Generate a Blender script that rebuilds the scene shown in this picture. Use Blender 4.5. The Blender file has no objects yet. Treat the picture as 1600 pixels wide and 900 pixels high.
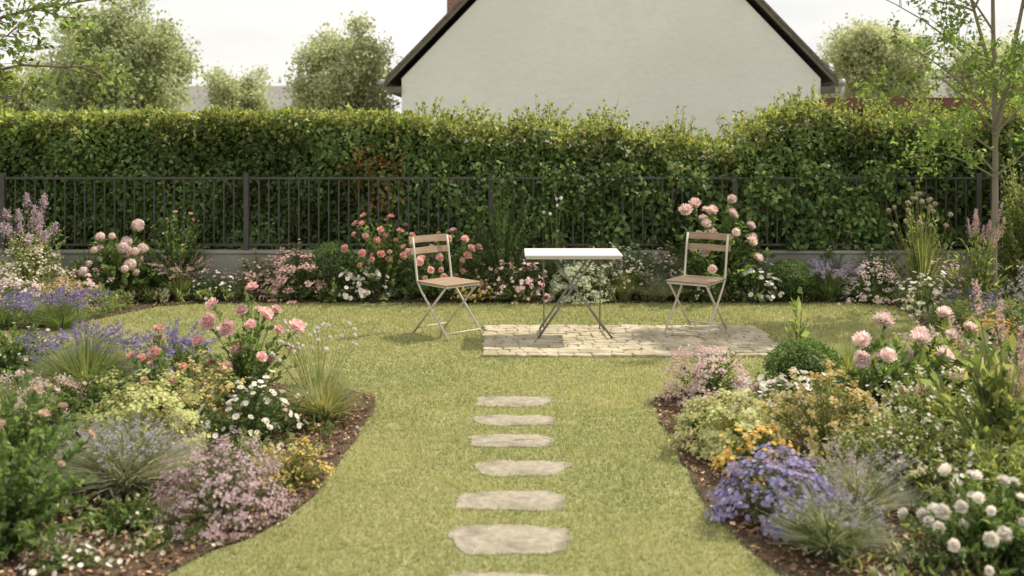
import bpy, bmesh, math
import numpy as np
from mathutils import Vector
from mathutils.geometry import tessellate_polygon
R = np.random.default_rng(11)
scene = bpy.context.scene
COL = scene.collection

# ------------------------------------------------------------------ helpers
def nrm(a):
    return a / (np.linalg.norm(a, axis=-1, keepdims=True) + 1e-9)
def rnd(n, s=1.0):
    return R.normal(0, s, (n, 3))
def pick(cols, n, var=0.18):
    cols = np.array(cols, float)
    c = cols[R.integers(0, len(cols), n)]
    return np.clip(c * (1 + R.normal(0, var, (n, 1))) * (1 + R.normal(0, var * .25, (n, 3))), 0.004, 0.95)

class Geo:
    def __init__(self):
        self.V = []; self.C = []
    def quads(self, V, C):
        self.V.append(V.reshape(-1, 4, 3))
        C = np.asarray(C, float)
        if C.ndim == 2: C = np.repeat(C[:, None, :], 4, 1)
        self.C.append(C.reshape(-1, 4, 3))
    def leaves(self, P, D, L, W, C, N=None, fold=0.12, wide=0.45):
        n = len(P); D = nrm(D)
        if N is None: N = rnd(n)
        S = nrm(np.cross(D, N)); N2 = np.cross(S, D)
        L = np.broadcast_to(np.asarray(L, float).reshape(-1, 1), (n, 1))
        W = np.broadcast_to(np.asarray(W, float).reshape(-1, 1), (n, 1))
        m = P + D * L * wide
        V = np.stack([P, m + S * W / 2 + N2 * L * fold, P + D * L - N2 * L * fold * .6, m - S * W / 2 + N2 * L * fold], 1)
        self.quads(V, C)
    def petals(self, P, D, A, L, W, C, cup=0.25):
        n = len(P); D = nrm(D); S = nrm(np.cross(D, A)); U = nrm(np.cross(S, D))
        L = np.broadcast_to(np.asarray(L, float).reshape(-1, 1), (n, 1)); W = np.broadcast_to(np.asarray(W, float).reshape(-1, 1), (n, 1))
        bl, br = P - S * W * .15, P + S * W * .15
        M = P + D * L * .6 - U * L * cup * .4
        ml, mr = M - S * W * .5, M + S * W * .5
        T = P + D * L + U * L * cup * .25
        tl, tr = T - S * W * .28, T + S * W * .28
        self.quads(np.stack([bl, br, mr, ml], 1), C)
        self.quads(np.stack([ml, mr, tr, tl], 1), np.clip(C * 1.06, 0, .95))
    def florets(self, P, A, r, k, C, tilt=0.3, w=0.7, center=None):
        n = len(P); A = nrm(A); ref = nrm(rnd(n)); T = nrm(np.cross(A, ref)); B = np.cross(A, T)
        r = np.broadcast_to(np.asarray(r, float).reshape(-1, 1), (n, 1))
        for j in range(k):
            a = 2 * math.pi * j / k
            D = (T * math.cos(a) + B * math.sin(a)) * math.cos(tilt) + A * math.sin(tilt)
            self.leaves(P, D, r, r * w, C, N=A, fold=0.05, wide=0.6)
        if center is not None:
            c = np.tile(np.array(center, float), (n, 1)); q = P + A * r * .22; s = r * .26
            self.quads(np.stack([q + T * s, q + B * s, q - T * s, q - B * s], 1), c)
    def tubes(self, paths, radii, C, sides=3):
        n, k, _ = paths.shape
        T = np.empty_like(paths)
        T[:, 1:-1] = paths[:, 2:] - paths[:, :-2]; T[:, 0] = paths[:, 1] - paths[:, 0]; T[:, -1] = paths[:, -1] - paths[:, -2]
        T = nrm(T)
        ref = np.where(np.abs(T[:, :1, 2:3]) > 0.9, np.array([1.0, 0, 0]), np.array([0, 0, 1.0]))
        ref = np.broadcast_to(ref, T.shape)
        U = nrm(np.cross(T, ref)); W = np.cross(T, U)
        rad = np.broadcast_to(radii, (n, k))[..., None]
        rings = []
        for s in range(sides):
            a = 2 * math.pi * s / sides
            rings.append(paths + (U * math.cos(a) + W * math.sin(a)) * rad)
        C = np.broadcast_to(np.asarray(C, float), (n, 3))
        for s in range(sides):
            a, b = rings[s], rings[(s + 1) % sides]
            V = np.stack([a[:, :-1], b[:, :-1], b[:, 1:], a[:, 1:]], 2)
            self.quads(V, np.repeat(C[:, None, :], k - 1, 1).reshape(-1, 3))
    def mesh(self, name, mat):
        V = np.concatenate(self.V).astype(np.float32); C = np.concatenate(self.C)
        n = len(V); me = bpy.data.meshes.new(name)
        me.vertices.add(n * 4); me.loops.add(n * 4); me.polygons.add(n)
        me.vertices.foreach_set('co', V.ravel())
        me.loops.foreach_set('vertex_index', np.arange(n * 4, dtype=np.int32))
        me.polygons.foreach_set('loop_start', np.arange(0, n * 4, 4, dtype=np.int32))
        try: me.polygons.foreach_set('loop_total', np.full(n, 4, dtype=np.int32))
        except Exception: pass
        a = me.color_attributes.new(name='Col', type='FLOAT_COLOR', domain='POINT')
        rgba = np.ones((n * 4, 4), np.float32); rgba[:, :3] = C.reshape(-1, 3)
        a.data.foreach_set('color', rgba.ravel())
        me.update(calc_edges=True)
        me.materials.append(mat)
        return me

def link(name, data, parent=None, loc=(0, 0, 0), rot=(0, 0, 0), sc=1.0):
    o = bpy.data.objects.new(name, data); COL.objects.link(o)
    o.location = loc; o.rotation_euler = rot
    o.scale = (sc, sc, sc) if not hasattr(sc, '__len__') else sc
    if parent is not None: o.parent = parent
    return o
def top(o, label, category, group=None):
    o["label"] = label; o["category"] = category
    if group: o["group"] = group
    return o
def bm_mesh(name, bm, mat, smooth=False):
    me = bpy.data.meshes.new(name); bm.to_mesh(me); bm.free(); me.materials.append(mat)
    if smooth:
        for p in me.polygons: p.use_smooth = True
    return me
def add_box(bm, x0, x1, y0, y1, z0, z1, bev=0.0):
    vs = [bm.verts.new(c) for c in [(x0,y0,z0),(x1,y0,z0),(x1,y1,z0),(x0,y1,z0),(x0,y0,z1),(x1,y0,z1),(x1,y1,z1),(x0,y1,z1)]]
    fs = [bm.faces.new([vs[i] for i in f]) for f in [(3,2,1,0),(4,5,6,7),(0,1,5,4),(1,2,6,5),(2,3,7,6),(3,0,4,7)]]
    if bev > 0:
        es = list({e for f in fs for e in f.edges})
        bmesh.ops.bevel(bm, geom=es, offset=bev, segments=2, affect='EDGES', profile=0.5)
def add_bar(bm, pts, r, sides=10):
    pts = [Vector(p) for p in pts]; rings = []
    for i, p in enumerate(pts):
        if i == 0: t = pts[1] - p
        elif i == len(pts) - 1: t = p - pts[i - 1]
        else: t = (pts[i + 1] - p).normalized() + (p - pts[i - 1]).normalized()
        t.normalize(); ref = Vector((1, 0, 0)) if abs(t.x) < .8 else Vector((0, 0, 1))
        u = t.cross(ref).normalized(); w = t.cross(u)
        rings.append([bm.verts.new(p + (u * math.cos(2*math.pi*s/sides) + w * math.sin(2*math.pi*s/sides)) * r) for s in range(sides)])
    for a, b in zip(rings, rings[1:]):
        for s in range(sides): bm.faces.new([a[s], a[(s+1) % sides], b[(s+1) % sides], b[s]])
    bm.faces.new(rings[0][::-1]); bm.faces.new(rings[-1])

# ------------------------------------------------------------------ materials
def new_mat(name):
    m = bpy.data.materials.new(name); m.use_nodes = True; nt = m.node_tree; nt.nodes.clear()
    out = nt.nodes.new('ShaderNodeOutputMaterial'); return m, nt, out
def plant_mat(name, trans=0.35, tmul=(1.3, 1.45, 0.6), rough=0.55, spec=0.3, gain=(1, 1, 1)):
    m, nt, out = new_mat(name); N = nt.nodes; Lk = nt.links
    at = N.new('ShaderNodeAttribute'); at.attribute_name = 'Col'
    ga = N.new('ShaderNodeMix'); ga.data_type = 'RGBA'; ga.blend_type = 'MULTIPLY'; ga.inputs[0].default_value = 1
    Lk.new(at.outputs['Color'], ga.inputs[6]); ga.inputs[7].default_value = (*gain, 1)
    if spec > 0.22:
        p = N.new('ShaderNodeBsdfPrincipled'); p.inputs['Roughness'].default_value = rough
        p.inputs['Specular IOR Level'].default_value = spec
        Lk.new(ga.outputs[2], p.inputs['Base Color'])
    else:
        p = N.new('ShaderNodeBsdfDiffuse'); Lk.new(ga.outputs[2], p.inputs['Color'])
    if trans <= 0:
        Lk.new(p.outputs[0], out.inputs[0]); return m
    mu = N.new('ShaderNodeMix'); mu.data_type = 'RGBA'; mu.blend_type = 'MULTIPLY'; mu.inputs[0].default_value = 1
    Lk.new(ga.outputs[2], mu.inputs[6]); mu.inputs[7].default_value = (*tmul, 1)
    t = N.new('ShaderNodeBsdfTranslucent'); Lk.new(mu.outputs[2], t.inputs['Color'])
    mx = N.new('ShaderNodeMixShader'); mx.inputs[0].default_value = trans
    Lk.new(p.outputs[0], mx.inputs[1]); Lk.new(t.outputs[0], mx.inputs[2]); Lk.new(mx.outputs[0], out.inputs[0])
    return m
def surf_mat(name, c1, c2, scale=5, detail=6, rough=0.8, bump=0.3, bscale=None, spec=0.3, metal=0.0, c3=None, s3=1.0):
    m, nt, out = new_mat(name); N = nt.nodes; Lk = nt.links
    tc = N.new('ShaderNodeTexCoord')
    n1 = N.new('ShaderNodeTexNoise'); n1.inputs['Scale'].default_value = scale; n1.inputs['Detail'].default_value = detail
    n1.inputs['Roughness'].default_value = 0.65
    Lk.new(tc.outputs['Object'], n1.inputs['Vector'])
    cr = N.new('ShaderNodeValToRGB'); cr.color_ramp.elements[0].position = .35; cr.color_ramp.elements[1].position = .65
    cr.color_ramp.elements[0].color = (*c1, 1); cr.color_ramp.elements[1].color = (*c2, 1)
    Lk.new(n1.outputs['Fac'], cr.inputs[0]); colout = cr.outputs[0]
    if c3:
        n3 = N.new('ShaderNodeTexNoise'); n3.inputs['Scale'].default_value = s3; n3.inputs['Detail'].default_value = 3
        Lk.new(tc.outputs['Object'], n3.inputs['Vector'])
        r3 = N.new('ShaderNodeValToRGB'); r3.color_ramp.elements[0].position = .45; r3.color_ramp.elements[1].position = .7
        Lk.new(n3.outputs['Fac'], r3.inputs[0])
        mx = N.new('ShaderNodeMix'); mx.data_type = 'RGBA'; Lk.new(r3.outputs[0], mx.inputs[0]); Lk.new(colout, mx.inputs[6]); mx.inputs[7].default_value = (*c3, 1)
        colout = mx.outputs[2]
    p = N.new('ShaderNodeBsdfPrincipled'); p.inputs['Roughness'].default_value = rough; p.inputs['Metallic'].default_value = metal
    p.inputs['Specular IOR Level'].default_value = spec
    Lk.new(colout, p.inputs['Base Color'])
    if bump > 0:
        nb = N.new('ShaderNodeTexNoise'); nb.inputs['Scale'].default_value = bscale or scale * 4; nb.inputs['Detail'].default_value = 6
        Lk.new(tc.outputs['Object'], nb.inputs['Vector'])
        b = N.new('ShaderNodeBump'); b.inputs['Strength'].default_value = bump; b.inputs['Distance'].default_value = 0.02
        Lk.new(nb.outputs['Fac'], b.inputs['Height']); Lk.new(b.outputs[0], p.inputs['Normal'])
    Lk.new(p.outputs[0], out.inputs[0]); return m

M_leaf = plant_mat('leaf', 0.48, (1.4, 1.35, .75), spec=.25, gain=(2.6, 2.3, 2.8))
M_thin = plant_mat('thin_leaf', 0.5, (1.35, 1.35, 0.75), spec=.2, gain=(1.7, 1.7, 1.8))
M_far = plant_mat('distant_haze_leaf', 0.5, (1.15, 1.15, 0.95), spec=.1, gain=(1.15, 1.15, 1.15))
M_hedge = plant_mat('hedge_leaf', 0.42, (1.5, 1.45, .65), rough=.5, spec=.3, gain=(2.7, 2.35, 2.8))
M_petal = plant_mat('petal', 0.38, (1.05, 0.98, 0.98), spec=.1, gain=(1.06, 1.06, 1.06))
M_grass = plant_mat('grass_blade', 0.44, (1.15, 1.2, 0.85), spec=.1)
M_bark = plant_mat('bark', 0.0, spec=.1, gain=(1.2, 1.2, 1.2))
M_chip = plant_mat('bark_chip', 0.0, spec=.1, gain=(2.0, 1.95, 1.9))
M_ground = surf_mat('lawn_soil', (0.23, 0.235, 0.11), (0.32, 0.31, 0.16), 3, 8, .95, .5, 60, .05)
M_soil = surf_mat('mulch_soil', (0.065, 0.046, 0.033), (0.14, 0.098, 0.068), 18, 8, .95, .8, 70, .1)
M_stone = surf_mat('flagstone', (0.27, 0.24, 0.185), (0.44, 0.39, 0.31), 8, 10, .9, 1.0, 16, .15, c3=(0.21, 0.19, 0.145), s3=6)
M_cobble = surf_mat('paving_stone', (0.40, 0.345, 0.25), (0.58, 0.51, 0.39), 7, 8, .9, .8, 26, .15, c3=(0.34, 0.30, 0.20), s3=4)
M_sand = surf_mat('joint_sand', (0.22, 0.21, 0.11), (0.32, 0.29, 0.17), 12, 6, .95, .5, 60, .1)
M_conc = surf_mat('concrete', (0.32, 0.31, 0.28), (0.45, 0.435, 0.40), 2.5, 8, .85, .3, 30, .2, c3=(0.25, .24, .20), s3=1.2)
M_iron = surf_mat('dark_iron', (0.065, 0.063, 0.058), (0.09, 0.087, 0.08), 6, 3, .55, .1, 60, .4, .2)
M_white = surf_mat('white_paint', (0.66, 0.645, 0.60), (0.67, 0.655, 0.61), 2, 1, .7, 0, 60, .15)
M_beige = surf_mat('cream_painted_steel', (0.54, 0.50, 0.43), (0.60, 0.56, 0.49), 6, 3, .45, .05, 60, .4)
M_grey = surf_mat('grey_steel', (0.20, 0.19, 0.175), (0.25, 0.24, 0.22), 6, 3, .45, .05, 60, .4, .4)
M_stucco = surf_mat('stucco', (0.72, 0.715, 0.705), (0.79, 0.785, 0.775), 1.4, 10, .95, 1.0, 7, .1, c3=(0.69, .685, .675), s3=.35)
M_roofside = surf_mat('roof_edge', (0.14, 0.12, 0.10), (0.19, 0.165, 0.14), 6, 4, .8, .2, 30, .2)
M_zinc = surf_mat('zinc', (0.32, 0.32, 0.31), (0.42, 0.42, 0.40), 4, 4, .5, .1, 30, .4, .5)
M_brown = surf_mat('shed_brown', (0.12, 0.06, 0.042), (0.16, 0.085, 0.06), 3, 4, .8, .2, 20, .2)
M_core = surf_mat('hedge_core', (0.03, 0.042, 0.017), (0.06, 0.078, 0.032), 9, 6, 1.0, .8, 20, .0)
M_greyroof = surf_mat('grey_roof', (0.22, 0.215, 0.205), (0.28, 0.27, 0.255), 3, 4, .9, .3, 20, .1)

def wood_mat():
    m, nt, out = new_mat('teak_wood'); N = nt.nodes; Lk = nt.links
    tc = N.new('ShaderNodeTexCoord'); mp = N.new('ShaderNodeMapping'); mp.inputs['Scale'].default_value = (3, 40, 40)
    no = N.new('ShaderNodeTexNoise'); no.inputs['Scale'].default_value = 2; no.inputs['Detail'].default_value = 6
    cr = N.new('ShaderNodeValToRGB'); cr.color_ramp.elements[0].position = .3; cr.color_ramp.elements[1].position = .7
    cr.color_ramp.elements[0].color = (.24, .16, .10, 1); cr.color_ramp.elements[1].color = (.40, .29, .19, 1)
    p = N.new('ShaderNodeBsdfPrincipled'); p.inputs['Roughness'].default_value = .6
    Lk.new(tc.outputs['Object'], mp.inputs[0]); Lk.new(mp.outputs[0], no.inputs[0]); Lk.new(no.outputs['Fac'], cr.inputs[0])
    Lk.new(cr.outputs[0], p.inputs['Base Color']); Lk.new(p.outputs[0], out.inputs[0]); return m
M_wood = wood_mat()
def brick_mat(name, c1, c2, mortar, scale, bw=.5, rh=.25):
    m, nt, out = new_mat(name); N = nt.nodes; Lk = nt.links
    tc = N.new('ShaderNodeTexCoord'); mp = N.new('ShaderNodeMapping'); mp.inputs['Rotation'].default_value = (math.pi/2, 0, 0)
    b = N.new('ShaderNodeTexBrick'); b.inputs['Scale'].default_value = scale; b.inputs['Color1'].default_value = (*c1, 1)
    b.inputs['Color2'].default_value = (*c2, 1); b.inputs['Mortar'].default_value = (*mortar, 1)
    b.inputs['Brick Width'].default_value = bw; b.inputs['Row Height'].default_value = rh; b.inputs['Mortar Size'].default_value = .02
    p = N.new('ShaderNodeBsdfPrincipled'); p.inputs['Roughness'].default_value = .9
    Lk.new(tc.outputs['Object'], mp.inputs[0]); Lk.new(mp.outputs[0], b.inputs[0]); Lk.new(b.outputs[0], p.inputs['Base Color'])
    Lk.new(p.outputs[0], out.inputs[0]); return m
M_brick = brick_mat('chimney_brick', (.38, .20, .15), (.31, .15, .11), (.3, .27, .23), 2.2)
M_tiles = brick_mat('roof_tiles', (.17, .145, .12), (.13, .11, .092), (.07, .06, .05), 2.0, .5, .5)

# ------------------------------------------------------------------ ground and beds
bm = bmesh.new(); S = 300
vs = [bm.verts.new(c) for c in [(-S, -S, 0), (S, -S, 0), (S, S, 0), (-S, S, 0)]]; bm.faces.new(vs)
g = link('ground', bm_mesh('ground', bm, M_ground)); g["kind"] = "structure"; top(g, "flat green lawn ground around the flower beds", "ground")

LB = [(-.85,6.35),(-.87,5.8),(-.90,5.12),(-.93,4.67),(-1.04,4.37),(-1.27,4.07),(-1.36,3.8),(-1.45,3.2),(-5.5,3.2),(-5.5,7.75),(-3.6,7.6),(-2.9,7.45),(-2.2,7.2),(-1.6,6.95),(-1.1,6.8),(-.9,6.6)]
RB = [(.89,6.45),(.885,5.9),(.88,5.3),(.89,4.76),(.93,4.37),(.97,4.1),(1.05,3.9),(1.2,3.2),(6.5,3.2),(6.5,7.75),(4.3,7.75),(3.2,7.5),(2.2,7.2),(1.4,6.95),(1.0,6.7)]
BB = [(-7.5,10.9),(-7.5,8.95),(-4.6,8.8),(-3.95,9.1),(-3.75,9.7),(-3.5,10.2),(-3.0,10.36),(-1.5,10.40),(0,10.36),(1.8,10.40),(3.4,10.38),(3.8,10.2),(3.75,9.6),(3.65,8.9),(3.8,8.2),(4.3,7.8),(7.5,7.8),(7.5,10.9)]
def inside(poly, x, y):
    c = np.zeros(len(x), bool); n = len(poly); j = n - 1
    for i in range(n):
        xi, yi = poly[i]; xj, yj = poly[j]
        cond = ((yi > y) != (yj > y)) & (x < (xj - xi) * (y - yi) / (yj - yi + 1e-12) + xi)
        c ^= cond; j = i
    return c
def bed(poly, label):
    pts = []
    for (a, b) in zip(poly, poly[1:] + poly[:1]):
        k = max(1, int(math.hypot(b[0]-a[0], b[1]-a[1]) / .12))
        for i in range(k):
            t = i / k; pts.append((a[0]+(b[0]-a[0])*t + R.normal(0, .012), a[1]+(b[1]-a[1])*t + R.normal(0, .012)))
    tri = tessellate_polygon([[Vector((x, y, 0)) for x, y in pts]])
    me = bpy.data.meshes.new('flower_bed_soil')
    fs = []
    for t in tri:
        a, b, c = [pts[i] for i in t]
        cr_ = (b[0]-a[0])*(c[1]-a[1]) - (b[1]-a[1])*(c[0]-a[0])
        fs.append(tuple(t) if cr_ > 0 else tuple(reversed(t)))
    me.from_pydata([(x, y, .012) for x, y in pts], [], fs); me.materials.append(M_soil); me.update()
    o = link('flower_bed_soil', me); o["kind"] = "structure"; top(o, label, "flower bed")
bed(LB, "brown bark mulch flower bed cut into the lawn")
bed(RB, "brown bark mulch flower bed with curved lawn edge")
bed(BB, "mulched border bed along the low concrete wall")

gx = Geo(); P = []
for poly, n, (x0, x1, y0, y1) in ((LB, 15000, (-3.2, -.8, 3.4, 6.9)), (RB, 15000, (.8, 3.4, 3.4, 6.9)), (BB, 5000, (-5.0, 5.0, 8.6, 10.9))):
    x = R.uniform(x0, x1, n); y = R.uniform(y0, y1, n); k = inside(poly, x + R.normal(0, .02, n), y)
    P.append(np.stack([x[k], y[k], R.uniform(.014, .035, k.sum())], 1))
P = np.concatenate(P); n = len(P); D = rnd(n); D[:, 2] *= .25
Nn = rnd(n, .45) + np.array([0, 0, 1.0])
L = R.uniform(.010, .036, n)
gx.leaves(P, D, L, L * R.uniform(.3, .8, n), pick([(.10, .06, .035), (.055, .033, .02), (.16, .10, .065), (.07, .045, .03), (.22, .16, .11)], n, .25), N=Nn, fold=.08)
o = link('bark_mulch', gx.mesh('bark_mulch', M_chip)); o["kind"] = "stuff"; top(o, "brown bark chips covering the flower beds", "mulch")

STONES = [(-.03,3.80,.26,.14),(-.01,4.27,.25,.155),(0,4.73,.255,.125),(.045,5.19,.23,.12),(-.005,5.66,.235,.118),(.01,6.07,.24,.11),(.012,6.50,.245,.13)]
def on_stone(x, y, pad=0):
    c = np.zeros(len(x), bool)
    for sx, sy, a, b in STONES:
        c |= (np.abs((x - sx) / (a + pad)) ** 4 + np.abs((y - sy) / (b + pad)) ** 4) < 1
    return c
for i, (sx, sy, a, b) in enumerate(STONES):
    bm = bmesh.new(); ns = 120; ph = R.uniform(0, 6.28, 8); rings = []; sk = R.uniform(-.2, .2); tp = R.uniform(-.16, .16)
    cs1, cs2, crk = R.uniform(-.5, .5), R.uniform(-.03, .03), (.016 if i == 4 else (.005 if i in (1, 2, 6) else 0))
    if i == 4: cs1, cs2 = .30, -.01
    for rr in np.concatenate([np.linspace(.05, .95, 19), [.98, 1.0, 1.0]]):
        ring = []; last = rr >= .999
        for s in range(ns):
            t = 2 * math.pi * s / ns; c_, s_ = math.cos(t), math.sin(t)
            q = (abs(c_) ** 3.8 + abs(s_) ** 3.8) ** (-1 / 3.8)
            q *= 1 + .035 * math.sin(3 * t + ph[0]) + .035 * math.sin(5 * t + ph[1]) + .018 * math.sin(11 * t + ph[2]) + .012*math.sin(19*t+ph[5]) + .008*math.sin(31*t+ph[6])
            x, y = c_ * a * q * rr, s_ * b * q * rr; x = x * (1 + tp * y / b) + sk * y
            z = .007 + .002 * math.sin(7 * x / a + ph[3]) * math.cos(5 * y / b + ph[4]) + .0012*math.sin(60*x+ph[7])*math.sin(75*y)
            dline = abs(y - cs1 * x - cs2 - .010 * math.sin(30*x) - .004*math.sin(83*x)); z -= crk * math.exp(-(dline / .007) ** 2)
            if last: z = .001 if len(rings) == 20 else -.03
            ring.append(bm.verts.new((x, y, z)))
        rings.append(ring)
    c0 = bm.verts.new((0, 0, .007))
    for s in range(ns): bm.faces.new([c0, rings[0][s], rings[0][(s+1) % ns]])
    for ra, rb in zip(rings, rings[1:]):
        for s in range(ns): bm.faces.new([ra[s], rb[s], rb[(s+1) % ns], ra[(s+1) % ns]])
    o = link('stepping_stone', bm_mesh('stepping_stone', bm, M_stone, True), loc=(sx, sy, 0))
    lab = "flat beige stepping stone with a dark diagonal crack" if i == 4 else "flat beige stepping stone set into the lawn"
    top(o, lab, "stepping stone", "stepping stones across the lawn")

PX0, PX1, PY0, PY1 = -.235, 2.15, 7.81, 9.07
bm = bmesh.new(); add_box(bm, PX0 + .01, PX1 - .01, PY0 + .01, PY1 - .01, -.02, .015)
o = link('patio_base', bm_mesh('patio_base', bm, M_sand)); o["kind"] = "structure"; top(o, "sandy joint bed under the small stone patio", "patio")
bm = bmesh.new(); rows = 13; y = PY0
for r in range(rows):
    h = (PY1 - PY0) / rows; x = PX0 + R.uniform(-.015, .015); xe = PX1 + R.uniform(-.02, .02)
    while x < xe - .02:
        w = R.uniform(.075, .18); w = min(w, xe - x)
        if xe - (x + w) < .06: w = xe - x
        j = .011; q = [(x+.003, y+.003), (x+w-.003, y+.003), (x+w-.003, y+h-.003), (x+.003, y+h-.003)]
        q = [(u + R.uniform(-j, j), v + R.uniform(-j, j)) for u, v in q]
        cx = sum(u for u, v in q) / 4; cy = sum(v for u, v in q) / 4
        poly = []
        for a_, b_ in zip(q, q[1:] + q[:1]):
            for t in (.16, .5, .84):
                bul = .03 if t == .5 else 0
                px_, py_ = a_[0]+(b_[0]-a_[0])*t + R.normal(0, .002), a_[1]+(b_[1]-a_[1])*t + R.normal(0, .002)
                poly.append((px_ + (px_-cx)*bul, py_ + (py_-cy)*bul))
        zt = .022 + R.uniform(-.003, .004); tx, ty = R.normal(0, .02, 2)
        lo = [bm.verts.new((u, v, 0.0)) for u, v in poly]; mi = [bm.verts.new((u, v, zt - .004)) for u, v in poly]
        hi = [bm.verts.new((cx + (u-cx)*.92, cy + (v-cy)*.92, zt + (u-cx)*tx + (v-cy)*ty)) for u, v in poly]
        m = len(poly)
        for s in range(m):
            bm.faces.new([lo[s], lo[(s+1) % m], mi[(s+1) % m], mi[s]]); bm.faces.new([mi[s], mi[(s+1) % m], hi[(s+1) % m], hi[s]])
        bm.faces.new(hi); x += w
    y += h
o = link('stone_patio', bm_mesh('stone_patio', bm, M_cobble)); o["kind"] = "structure"; top(o, "small rectangular patio of pale irregular paving stones", "patio")

def lawn_noise(x, y):
    return (np.sin(x*1.9+.7*np.sin(y*1.3)) * np.cos(y*1.7+.5) + .6*np.sin(x*4.7+2)*np.sin(y*5.3+1) + .35*np.sin(x*11+y*3)*np.cos(y*13-x*2)) / 2
gx = Geo()
for (y0, y1, dens, wd) in ((3.4, 4.6, 12000, .0026), (4.6, 5.8, 9500, .0031), (5.8, 7.2, 7000, .004), (7.2, 8.8, 4800, .005), (8.8, 10.6, 3900, .0058)):
    hw = y1 * .5 + .5; n = int((y1 - y0) * 2 * hw * dens)
    x = R.uniform(-hw, hw, n); y = R.uniform(y0, y1, n)
    jx, jy = x + R.normal(0, .02, n), y + R.normal(0, .02, n)
    k = ~(inside(LB, jx, jy) | inside(RB, jx, jy) | inside(BB, jx, jy) | on_stone(x, y, -.010 + R.normal(0, .010, n)))
    pj = R.normal(0, .018, (2, n))
    tuftm = (np.sin(x*37+np.sin(y*23)*2)*np.sin(y*41+np.sin(x*19)*2) > .5)
    k &= ~((x + pj[0] > PX0) & (x + pj[0] < PX1) & (y + pj[1] > PY0) & (y + pj[1] < PY1)) | ((R.random(n) < .3) & tuftm)
    x, y = x[k], y[k]; n = len(x)
    P = np.stack([x, y, np.zeros(n)], 1); ln = lawn_noise(x, y)
    H = R.uniform(.012, .026, n) * (1 + .22 * ln) * np.where((x > PX0) & (x < PX1) & (y > PY0) & (y < PY1), 1.3, 1)
    az = R.uniform(0, 6.283, n); S_ = np.stack([np.cos(az), np.sin(az), 0*az], 1)
    D = nrm(rnd(n, .6) + np.array([0, 0, 1.0])); D[:, 2] = np.abs(D[:, 2])
    w = wd * R.uniform(.7, 1.3, (n, 1)); H = H[:, None]
    V = np.stack([P - S_ * w, P + S_ * w, P + D * H + S_ * w * .25, P + D * H - S_ * w * .25], 1)
    f = np.clip(.5 + .65 * ln + R.normal(0, .25, n), 0, 1)[:, None]
    C = np.array([.29, .33, .135]) * (1 - f) + np.array([.52, .49, .26]) * f
    dry = R.random(n) < .10; C[dry] = np.array([.60, .55, .38])
    C = C * (1 + R.normal(0, .11, (n, 1)))
    gx.quads(V, np.clip(C, .01, .9))
o = link('lawn_grass', gx.mesh('lawn_grass', M_grass)); o["kind"] = "stuff"; top(o, "short mown green and straw coloured lawn grass", "grass")

# ------------------------------------------------------------------ wall and fence
bm = bmesh.new(); add_box(bm, -8, 8, 10.9, 11.04, -.05, .44, .008)
wl = link('garden_wall', bm_mesh('garden_wall', bm, M_conc)); top(wl, "low grey concrete wall carrying a metal fence", "wall")
bm = bmesh.new(); add_box(bm, -8, 8, 10.885, 11.055, .442, .475, .008)
link('coping', bm_mesh('coping', bm, M_conc), parent=wl)
fe = link('metal_fence', None, loc=(0, 10.97, 0)); top(fe, "dark iron railing fence with thin vertical bars", "fence")
posts = [-8.05, -5.455, -2.845, -.225, 2.385, 4.995, 7.6]
bm = bmesh.new(); add_box(bm, -.027, .027, -.025, .025, .476, 1.30, .004)
pm = bm_mesh('post', bm, M_iron)
for x in posts: link('post', pm, parent=fe, loc=(x, 0, 0))
for a, b in zip(posts, posts[1:]):
    bm = bmesh.new(); w = b - a - .056
    add_box(bm, 0, w, -.014, .014, 1.232, 1.258, .003); add_box(bm, 0, w, -.014, .014, .52, .545, .003)
    k = round(w / .108)
    for i in range(1, k):
        xx = w * i / k; add_box(bm, xx - .007, xx + .007, -.0065, .0065, .5455, 1.2315)
    link('fence_panel', bm_mesh('fence_panel', bm, M_iron), parent=fe, loc=(a + .028, 0, 0))

# ------------------------------------------------------------------ hedge
def hedge_h(x):
    xs = [-9, -6, -4, -2, -1.2, -.6, .4, 1.3, 1.8, 2.3, 2.6, 2.9, 3.2, 3.5, 3.8, 4.6, 6, 9]
    hs = [1.93, 1.93, 1.94, 1.95, 1.92, 1.80, 1.80, 1.74, 1.64, 1.62, 1.72, 1.88, 2.02, 2.0, 1.86, 1.88, 1.93, 1.95]
    k = np.where(x < -1, .6, 1.3)
    return np.interp(x, xs, hs) + k * (.022 * np.sin(x * 7.3) + .02 * np.sin(x * 17.1 + 1) + .012*np.sin(x*31))
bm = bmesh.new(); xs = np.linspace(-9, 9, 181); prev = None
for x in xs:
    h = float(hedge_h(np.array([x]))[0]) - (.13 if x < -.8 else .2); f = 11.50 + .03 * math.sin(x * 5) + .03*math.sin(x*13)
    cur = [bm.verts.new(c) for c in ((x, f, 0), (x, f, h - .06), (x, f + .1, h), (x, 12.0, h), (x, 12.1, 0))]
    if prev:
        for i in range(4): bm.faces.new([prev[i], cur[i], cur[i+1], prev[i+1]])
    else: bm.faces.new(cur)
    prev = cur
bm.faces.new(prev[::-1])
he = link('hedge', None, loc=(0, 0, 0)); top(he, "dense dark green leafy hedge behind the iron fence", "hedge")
link('branches', bm_mesh('branches', bm, M_core), parent=he)  # solid dark core that makes the hedge opaque; no branches modelled
gx = Geo()
n = 54000; x = R.uniform(-7, 7, n); h = hedge_h(x); z = .3 + (h - .3) * R.random(n) ** .9
lump = .085 * np.sin(x*2.7 + z*2.4) + .06 * np.sin(x*6.3 - z*6) + .055 * np.sin(z*8 + x*1.3 + np.sin(x*3)*2) + .03*np.sin(x*15+z*11)
cov = (np.sin(x*2.1+1) + .7*np.sin(x*5.2+z*2) + .5*np.sin(z*6+x) > -.1)
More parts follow.
